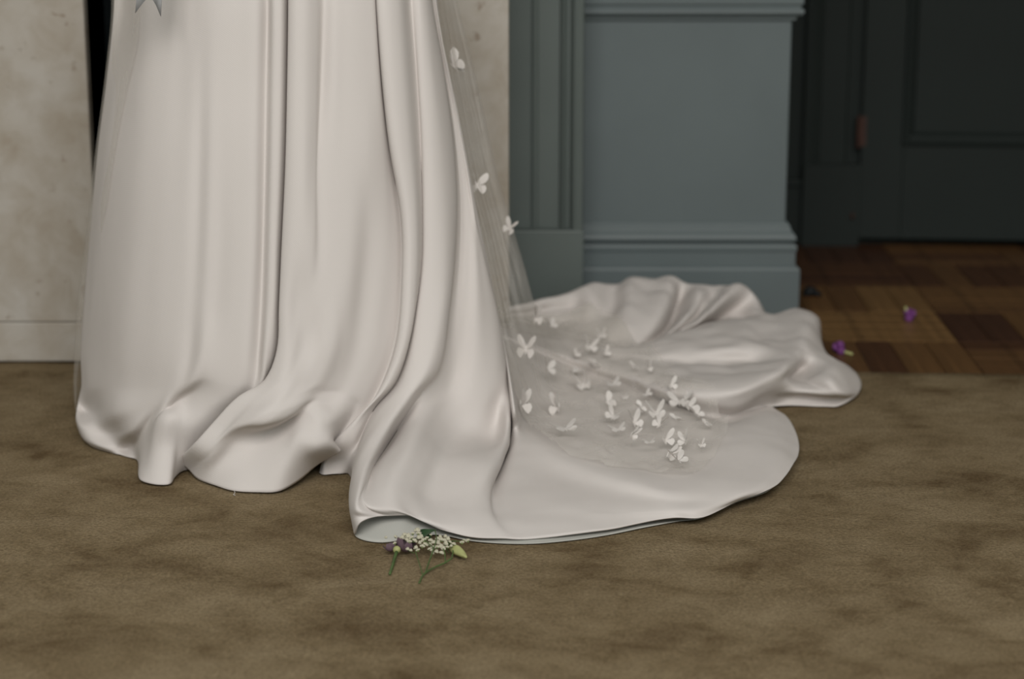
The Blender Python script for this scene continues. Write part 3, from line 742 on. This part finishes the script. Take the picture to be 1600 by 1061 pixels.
# drape the floor part onto the dress with small crumples
c0 = 7*9
for i in range(VG.shape[0]):
    for r in range(NU-30, VG.shape[1]):
        x, y, z = VG[i, r]
        if i < c0-9: continue
        w = min(1.0, max(0.0, (r-NU)/25.0))
        zd = drop(x, y)
        n1 = mnoise.noise(Vector((x*16, y*9, 1.3))); n2 = mnoise.noise(Vector((x*38, y*22, 4.1)))
        cr = .003+.022*max(0, n1+.25)*(1 if abs(n2) > .05 else .8)+.014*abs(n2)
        if z < .25:
            VG[i, r, 2] = max(z*(1-w)+(zd+cr)*w, zd+.003)
VG = relax(VG, 1, .4)
veil = empty('bridal_veil', (0, 3.5, 0)); tag(veil, 'sheer white tulle veil scattered with butterflies, trailing over the train', 'veil')
vo = child_local(obj('tulle', VG.reshape(-1, 3), grid_faces(*VG.shape[:2]), M['tulle']), veil)
vv = VG.reshape(-1, 3); vf = grid_faces(*VG.shape[:2])
veil_bvh = BVHTree.FromPolygons([tuple(v) for v in vv], vf)

def butterfly_mesh(fold, curl, asym):
    """two pairs of cloth wings either side of a slim body; unit wing span ~2"""
    V, F_ = [], []
    def wing(outline, side, ang):
        base = len(V); rows = 5
        ca_, sa_ = math.cos(ang), math.sin(ang)
        n = len(outline)
        ctr = (.02, .05)
        for k in range(rows+1):
            t = k/rows
            for (u, v) in outline:
                a = ctr[0]+(u-ctr[0])*t; b = ctr[1]+(v-ctr[1])*t
                h = curl*(a*a)*.5+.05*math.sin(b*6)*a
                V.append((side*(a*ca_-h*sa_), b, a*sa_+h*ca_))
        for k in range(rows):
            for j in range(n):
                jj = (j+1) % n
                F_.append((base+k*n+j, base+k*n+jj, base+(k+1)*n+jj, base+(k+1)*n+j))
    fore = [(.02,.05),(.12,.30),(.35,.62),(.66,.86),(.88,.92),(.98,.80),(.98,.58),(.90,.36),(.72,.18),(.45,.06),(.2,.0)]
    hind = [(.02,.0),(.25,-.02),(.55,.06),(.72,-.05),(.76,-.28),(.64,-.52),(.46,-.66),(.34,-.58),(.22,-.40),(.10,-.20)]
    for s in (-1, 1):
        f = fold+asym*s
        wing(fore, s, f); wing(hind, s, f*.8)
    # slim body
    base = len(V); seg = 6; ys = [-.42, -.2, 0, .2, .34]; rs = [.015, .05, .06, .05, .02]
    for y, r_ in zip(ys, rs):
        for k in range(seg):
            a = 2*math.pi*k/seg; V.append((r_*math.cos(a), y, r_*math.sin(a)))
    for i in range(len(ys)-1):
        for k in range(seg): F_.append((base+i*seg+k, base+i*seg+(k+1) % seg, base+(i+1)*seg+(k+1) % seg, base+(i+1)*seg+k))
    me = bpy.data.meshes.new('butterfly'); me.from_pydata(V, [], F_); me.update()
    me.polygons.foreach_set('use_smooth', [True]*len(me.polygons)); me.materials.append(M['petal_white'])
    return me
bvar = [butterfly_mesh(math.radians(a), c, math.radians(s)) for a, c, s in ((20, .3, 6), (38, .2, -8), (58, -.2, 5), (72, .15, -6), (48, .45, 14), (10, .5, 10))]
# px, py, size px (half span), variant, yaw deg, pitch deg, roll deg
bf = [(709,104,20,4,70,40,50), (744,290,18,1,10,70,20), (797,356,14,2,-70,60,60), (836,501,17,3,5,60,10), (861,512,11,1,40,30,0), (822,549,20,2,-20,70,20), (855,580,15,1,20,40,30),
      (814,636,21,3,15,65,15), (873,640,20,3,-12,65,-25), (884,674,20,5,15,5,5), (912,606,18,4,20,35,-10), (922,546,14,1,0,40,10), (946,556,10,2,30,40,0), (958,604,14,5,20,10,5),
      (950,634,14,3,60,40,20), (958,655,16,1,-30,20,5), (966,675,13,5,10,10,0), (990,665,17,4,25,35,20), (987,682,13,3,-30,40,60), (1025,650,18,1,10,30,-10), (1062,632,19,5,-10,25,5),
      (1075,640,15,1,15,30,10), (1048,606,12,2,20,50,10), (1030,668,14,4,-50,25,30), (1040,692,16,2,10,40,20), (1072,694,15,4,-20,30,-20), (1060,724,17,1,30,10,0), (1044,712,16,3,-30,40,70),
      (1015,695,10,5,0,5,0), (1088,652,14,1,45,20,0), (1000,645,12,2,80,30,0), (975,625,10,4,0,20,20), (1012,580,11,3,10,40,10), (990,578,9,1,60,20,20), (905,583,12,5,-20,10,0), (930,575,12,1,70,15,10),
      (940,528,10,2,10,40,0), (900,560,9,4,45,20,0), (1060,660,12,0,120,15,0), (1010,620,10,5,30,10,0), (1096,700,9,2,10,30,0), (1105,668,9,1,60,10,20)]
for i, (px, py, s, var, yaw, pit, rol) in enumerate(bf):
    d = ray(px, py); dn = Vector(d).normalized(); o0 = Vector((0, 0, CAM_H))
    h = veil_bvh.ray_cast(o0, dn); h2 = dress_bvh.ray_cast(o0, dn)
    cand = [x for x in (h, h2) if x[0] is not None]
    if not cand: 
        loc = Vector(PY(px, py, 3.55)); dist = 3.6
    else:
        b = min(cand, key=lambda x: x[3]); loc = b[0]; dist = b[3]
    o = bpy.data.objects.new('butterfly', bvar[var]); C.objects.link(o)
    sc = 1.15*s*dist/F
    o.matrix_world = Matrix.Translation(loc - dn*.008 + Vector((0, 0, .004 if py > 480 else 0))) @ Matrix.Rotation(math.radians(yaw), 4, 'Z') @ Matrix.Rotation(math.radians(pit), 4, 'X') @ Matrix.Rotation(math.radians(rol), 4, 'Y') @ Matrix.Scale(sc, 4)
    o.parent = veil; o.matrix_parent_inverse = Matrix.Translation(-Vector(veil.location))

# ================================================================== RIBBON
def ribbon():
    Yr = 3.03
    base = PY(213, 20, Yr)
    def q(x, y, dy=0): return PY(x, y, Yr+dy)
    # strip with a V cut end: left edge, centre, right edge going up out of the picture
    rows = []
    for t in np.linspace(0, 1, 16):
        yl = 21-t*330; yc = -8-t*300; yrr = 26-t*335
        sway = 8*math.sin(t*3)
        rows.append([q(211+8*t+sway, yl, .010*math.sin(t*5)), q(222+5*t+sway, (yl+yc)/2, .004+.010*math.sin(t*5)), q(234+2*t+sway, yc, .008+.01*math.sin(t*5)),
                     q(244-2*t+sway, (yrr+yc)/2, .004+.01*math.sin(t*5)), q(251-3*t+sway, yrr, -.002+.01*math.sin(t*5))])
    A = np.array(rows)
    o = obj('satin_ribbon', A.reshape(-1, 3), grid_faces(16, 5), M['ribbon'])
    m = o.modifiers.new('cloth_thickness', 'SOLIDIFY'); m.thickness = .0008
    return o
tag(ribbon(), 'grey satin ribbon tail with a swallowtail cut hanging at the top of the skirt', 'ribbon')

# ================================================================== FLOWERS
def ell(bm, loc, rx, ry, rz, sub=2, rot=None):
    r = bmesh.ops.create_icosphere(bm, subdivisions=sub, radius=1.0)
    m = Matrix.Translation(Vector(loc)) @ (rot or Matrix.Identity(4)) @ Matrix.Diagonal((rx, ry, rz, 1))
    for v in r['verts']: v.co = m @ v.co
def petal_mesh(L, Wd, cup, mat):
    V, F_ = [], []
    nu, nv = 8, 7
    for i in range(nu+1):
        u = i/nu; w = Wd*math.sin(math.pi*(.08+.80*u))**.8
        for j in range(nv+1):
            v = j/nv*2-1
            V.append((v*w, L*u*math.cos(cup*u*.9), L*u*math.sin(cup*u)+.35*w*v*v))
    for i in range(nu):
        for j in range(nv): F_.append((i*(nv+1)+j, i*(nv+1)+j+1, (i+1)*(nv+1)+j+1, (i+1)*(nv+1)+j))
    me = bpy.data.meshes.new('petal'); me.from_pydata(V, [], F_); me.update()
    me.polygons.foreach_set('use_smooth', [True]*len(me.polygons)); me.materials.append(mat)
    return me
# purple flower with its cut stem
pf_c = Vector(PZ(650-2, 846, .012)); pfx = Vector(PZ(634, 858, .010))
pf = empty('purple_flower', pfx); tag(pf, 'wilted purple flower with a short cut stem under the hem', 'flower')
V_, F2 = tube([PZ(609, 897, .0025), PZ(613, 885, .003), PZ(618, 868, .007), PZ(620, 862, .011)], .0019, 8, .0026); child_local(obj('stem', V_, F2, M['stem']), pf)
bm = bmesh.new(); ell(bm, PZ(620, 859, .012), .0058, .005, .006); child_local(obj_bm('calyx', bm, M['bud'], smooth=True), pf)
pme = petal_mesh(.030, .0105, .95, M['purple'])
heads = [(PZ(613, 861, .007), .55), (PZ(631, 862, .006), .78)]
for ci, (c, sc) in enumerate(heads):
    for k in range(6 if ci else 4):
        o = bpy.data.objects.new('petal', pme); C.objects.link(o)
        o.matrix_world = Matrix.Translation(Vector(c)+Vector((0, .004, -.002))) @ Matrix.Rotation(math.radians(15 if ci else -20), 4, 'Y') @ Matrix.Rotation(math.radians(-12), 4, 'X') @ Matrix.Rotation(k*2*math.pi/(6 if ci else 4)+.3*ci, 4, 'Z') @ Matrix.Scale(sc*(.85+.08*(k % 3)), 4)
        o.parent = pf; o.matrix_parent_inverse = Matrix.Translation(-pfx)
# baby's breath sprig
gx = Vector(PZ(672, 905, 0)); gy = empty('baby_breath_sprig', gx); tag(gy, "sprig of baby's breath with tiny cream blossoms lying at the hem", 'flower sprig')
def stem(pts, r=.0011, r2=None): 
    V_, F2 = tube([PZ(*p) for p in pts], r, 6, r2); child_local(obj('stem', V_, F2, M['stem']), gy)
stem([(655,911,.002), (660,900,.003), (665,895,.004), (680,886,.005), (696,879,.006), (706,872,.008)], .0013)
stem([(665,895,.004), (669,882,.008), (674,868,.014), (678,856,.020)])
stem([(660,897,.003), (655,880,.006), (650,864,.012), (647,852,.018)], .0008)
stem([(696,879,.006), (695,866,.012), (692,855,.018)], .0009)
stem([(647,864,.012), (640,862,.010), (636,857,.012)], .0007)
stem([(678,856,.020), (682,842,.026), (679,827,.030)], .0008)
stem([(678,856,.020), (665,845,.024), (655,833,.026)], .0007)
stem([(692,855,.018), (706,846,.018), (722,846,.014)], .0007)
stem([(706,872,.008), (708,858,.012), (704,848,.016)], .0010)
def blossom_mesh():
    bm = bmesh.new(); rg = random.Random(5)
    for k in range(7):
        a = k*2.4; rr = .55*math.sqrt(k/7)
        ell(bm, (rr*math.cos(a), rr*math.sin(a), .35-.5*rr), .42, .42, .34, 1, Matrix.Rotation(rg.uniform(-.5, .5), 4, 'X'))
    n_w = len(bm.faces)
    ell(bm, (0, 0, -.15), .42, .42, .45, 1)
    me = bpy.data.meshes.new('blossom'); bm.faces.ensure_lookup_table()
    for i, f in enumerate(bm.faces): f.material_index = 1 if i >= n_w else 0; f.smooth = True
    bm.to_mesh(me); bm.free(); me.materials.append(M['gyp']); me.materials.append(M['gypg']); return me
bme = blossom_mesh()
gp = [(632,836,5),(638,838,6),(652,829,6),(654,834,5),(645,834,4),(643,841,5),(618,839,3.5),(617,849,3.5),(624,843,4),(603,840,3),(654,840,4),(658,839,5),(662,845,6),(665,851,5),(660,854,5),(637,858,3.5),
      (650,856,4.5),(653,860,4),(642,860,3),(673,845,5),(678,848,5),(684,848,5),(690,844,5.5),(695,845,5),(700,842,4.5),(697,849,5),(671,851,4.5),(677,856,5),(683,855,4.5),(689,854,5),(693,857,4.5),(682,862,4),
      (675,860,3.5),(676,864,3),(690,864,4.5),(673,836,2.5),(688,839,4),(696,838,3.5),(709,850,4),(722,848,4.5),(731,845,4.5),(725,844,3),(667,841,4),(648,845,5),(640,847,5),(636,844,4.5),(629,840,4.5),(684,842,4.5),(703,847,3.5),(656,848,3.5),(671,858,3.5),(699,855,3.5),(705,853,3)]
for k, (x, y, s) in enumerate(gp):
    z = .012+.016*max(0, min(1, (866-y)/34))
    p = Vector(PZ(x, y, z)); o = bpy.data.objects.new('blossom', bme); C.objects.link(o)
    o.matrix_world = Matrix.Translation(p) @ Matrix.Rotation(random.uniform(-.6, 1.1), 4, 'X') @ Matrix.Rotation(random.uniform(-.7, .7), 4, 'Y') @ Matrix.Scale(s*.00112, 4)
    o.parent = gy; o.matrix_parent_inverse = Matrix.Translation(-gx)
# leaves of the sprig
def leaf(pa, pb, wd, mat, name='leaf'):
    a, b = np.array(pa), np.array(pb); t = b-a; L = np.linalg.norm(t); t /= L; s = np.cross(t, [0, 0, 1]); s /= np.linalg.norm(s)
    V, F_ = [], []
    for i in range(9):
        u = i/8; w = wd*math.sin(math.pi*(.03+.95*u))
        c = a+t*L*u+np.array([0, 0, .25*L*u*(1-u)])
        for v in (-1, -.5, 0, .5, 1): V.append(c+s*w*v+np.array([0, 0, .4*w*abs(v)]))
    for i in range(8):
        for j in range(4): F_.append((i*5+j, i*5+j+1, (i+1)*5+j+1, (i+1)*5+j))
    return child_local(obj(name, V, F_, mat), gy)
leaf(PZ(658, 842, .016), PZ(684, 829, .012), .008, M['leaf']); leaf(PZ(672, 842, .014), PZ(655, 828, .010), .007, M['leaf']); leaf(PZ(640, 850, .016), PZ(655, 843, .02), .005, M['leaf'])
leaf(PZ(697, 843, .02), PZ(706, 856, .012), .003, M['stem'])
# closed bud
bx = Vector(PZ(716, 862, .008)); bd = empty('flower_bud', bx); tag(bd, 'closed pale yellow green flower bud beside the sprig', 'flower bud')
a = np.array(PZ(703, 852, .012)); b = np.array(PZ(729, 871, .008)); ax = Vector(b-a); L = ax.length; q = ax.to_track_quat('Z', 'Y').to_matrix().to_4x4()
V, F_ = [], []
seg = 18
for i in range(17):
    u = i/16; r_ = .0078*(math.sin(math.pi*min(1, .10+.86*u))**.75)*(1-.25*u)
    for k in range(seg):
        th = 2*math.pi*k/seg; tw = th+1.6*u; rr = r_*(1+.10*math.cos(3*tw))
        V.append(Vector(a)+(q @ Vector((rr*math.cos(th), rr*math.sin(th), L*u))))
for i in range(16):
    for k in range(seg): F_.append((i*seg+k, i*seg+(k+1) % seg, (i+1)*seg+(k+1) % seg, (i+1)*seg+k))
F_.append(tuple(range(seg))[::-1]); F_.append(tuple(16*seg+k for k in range(seg)))
child_local(obj('bud', V, F_, M['bud']), bd)
for k in range(5):
    th = k*1.257; s0 = Vector(a)+(q @ Vector((.004*math.cos(th), .004*math.sin(th), -.002))); s1 = Vector(a)+(q @ Vector((.0095*math.cos(th), .0095*math.sin(th), .012)))
    V_, F2 = tube([np.array(s0), np.array((s0+s1)/2+(q @ Vector((.002*math.cos(th), .002*math.sin(th), 0)))), np.array(s1)], .0014, 6, .0004); child_local(obj('sepal', V_, F2, M['stem']), bd)
V_, F2 = tube([a, PZ(702, 850, .013), PZ(699, 846, .015)], .0015); child_local(obj('stem', V_, F2, M['stem']), bd)

# violet flower heads dropped on the parquet
def violet(px, py, sz, tilt, label, stem_dir):
    base = Vector(PZ(px, py+sz*.55, FLZ)); root = empty('violet_flower_head', base); tag(root, label, 'flower', 'violet flower heads on the parquet')
    s = sz*base.y/F
    me = petal_mesh(1.0, .55, 1.5, M['violet'])
    c = base+Vector((0, 0, s*.25))
    for ring, n in ((0, 5), (1, 7)):
        for k in range(n):
            o = bpy.data.objects.new('petal', me); C.objects.link(o)
            o.matrix_world = Matrix.Translation(c) @ Matrix.Rotation(tilt, 4, 'Y') @ Matrix.Rotation(-.4, 4, 'X') @ Matrix.Rotation(k*2*math.pi/n+ring*.4, 4, 'Z') @ Matrix.Scale(s*(.62+.22*ring), 4)
            o.parent = root; o.matrix_parent_inverse = Matrix.Translation(-base)
    bm = bmesh.new(); ell(bm, c, s*.42, s*.42, s*.42); child_local(obj_bm('flower_centre', bm, M['violet'], smooth=True), root)
    dv = Vector(stem_dir).normalized(); e = c+dv*s*1.15; e.z = max(e.z, FLZ+s*.12)
    V_, F2 = tube([np.array(c+dv*s*.35), np.array(c+dv*s*.7), np.array(e)], s*.16, 8, s*.12); child_local(obj('stem', V_, F2, M['bud']), root)
violet(1420, 492, 17, .3, 'small violet flower head on the parquet nearer the door', (-.25, .5, .9))
violet(1314, 543, 18, -.5, 'small violet flower head on the parquet beside the train', (.8, -.6, -.1))
# dark lump by the pier
bm = bmesh.new(); c = PZ(1268, 462, FLZ)
ell(bm, c+np.array([-.004, 0, .011]), .018, .014, .013); ell(bm, c+np.array([.012, -.006, .006]), .012, .010, .007); ell(bm, c+np.array([-.012, -.004, .005]), .010, .010, .006)
ov = obj_bm('dark_lump', bm, M['black'], smooth=True); tag(ov, 'small black lump lying on the parquet beside the pier base', 'debris')
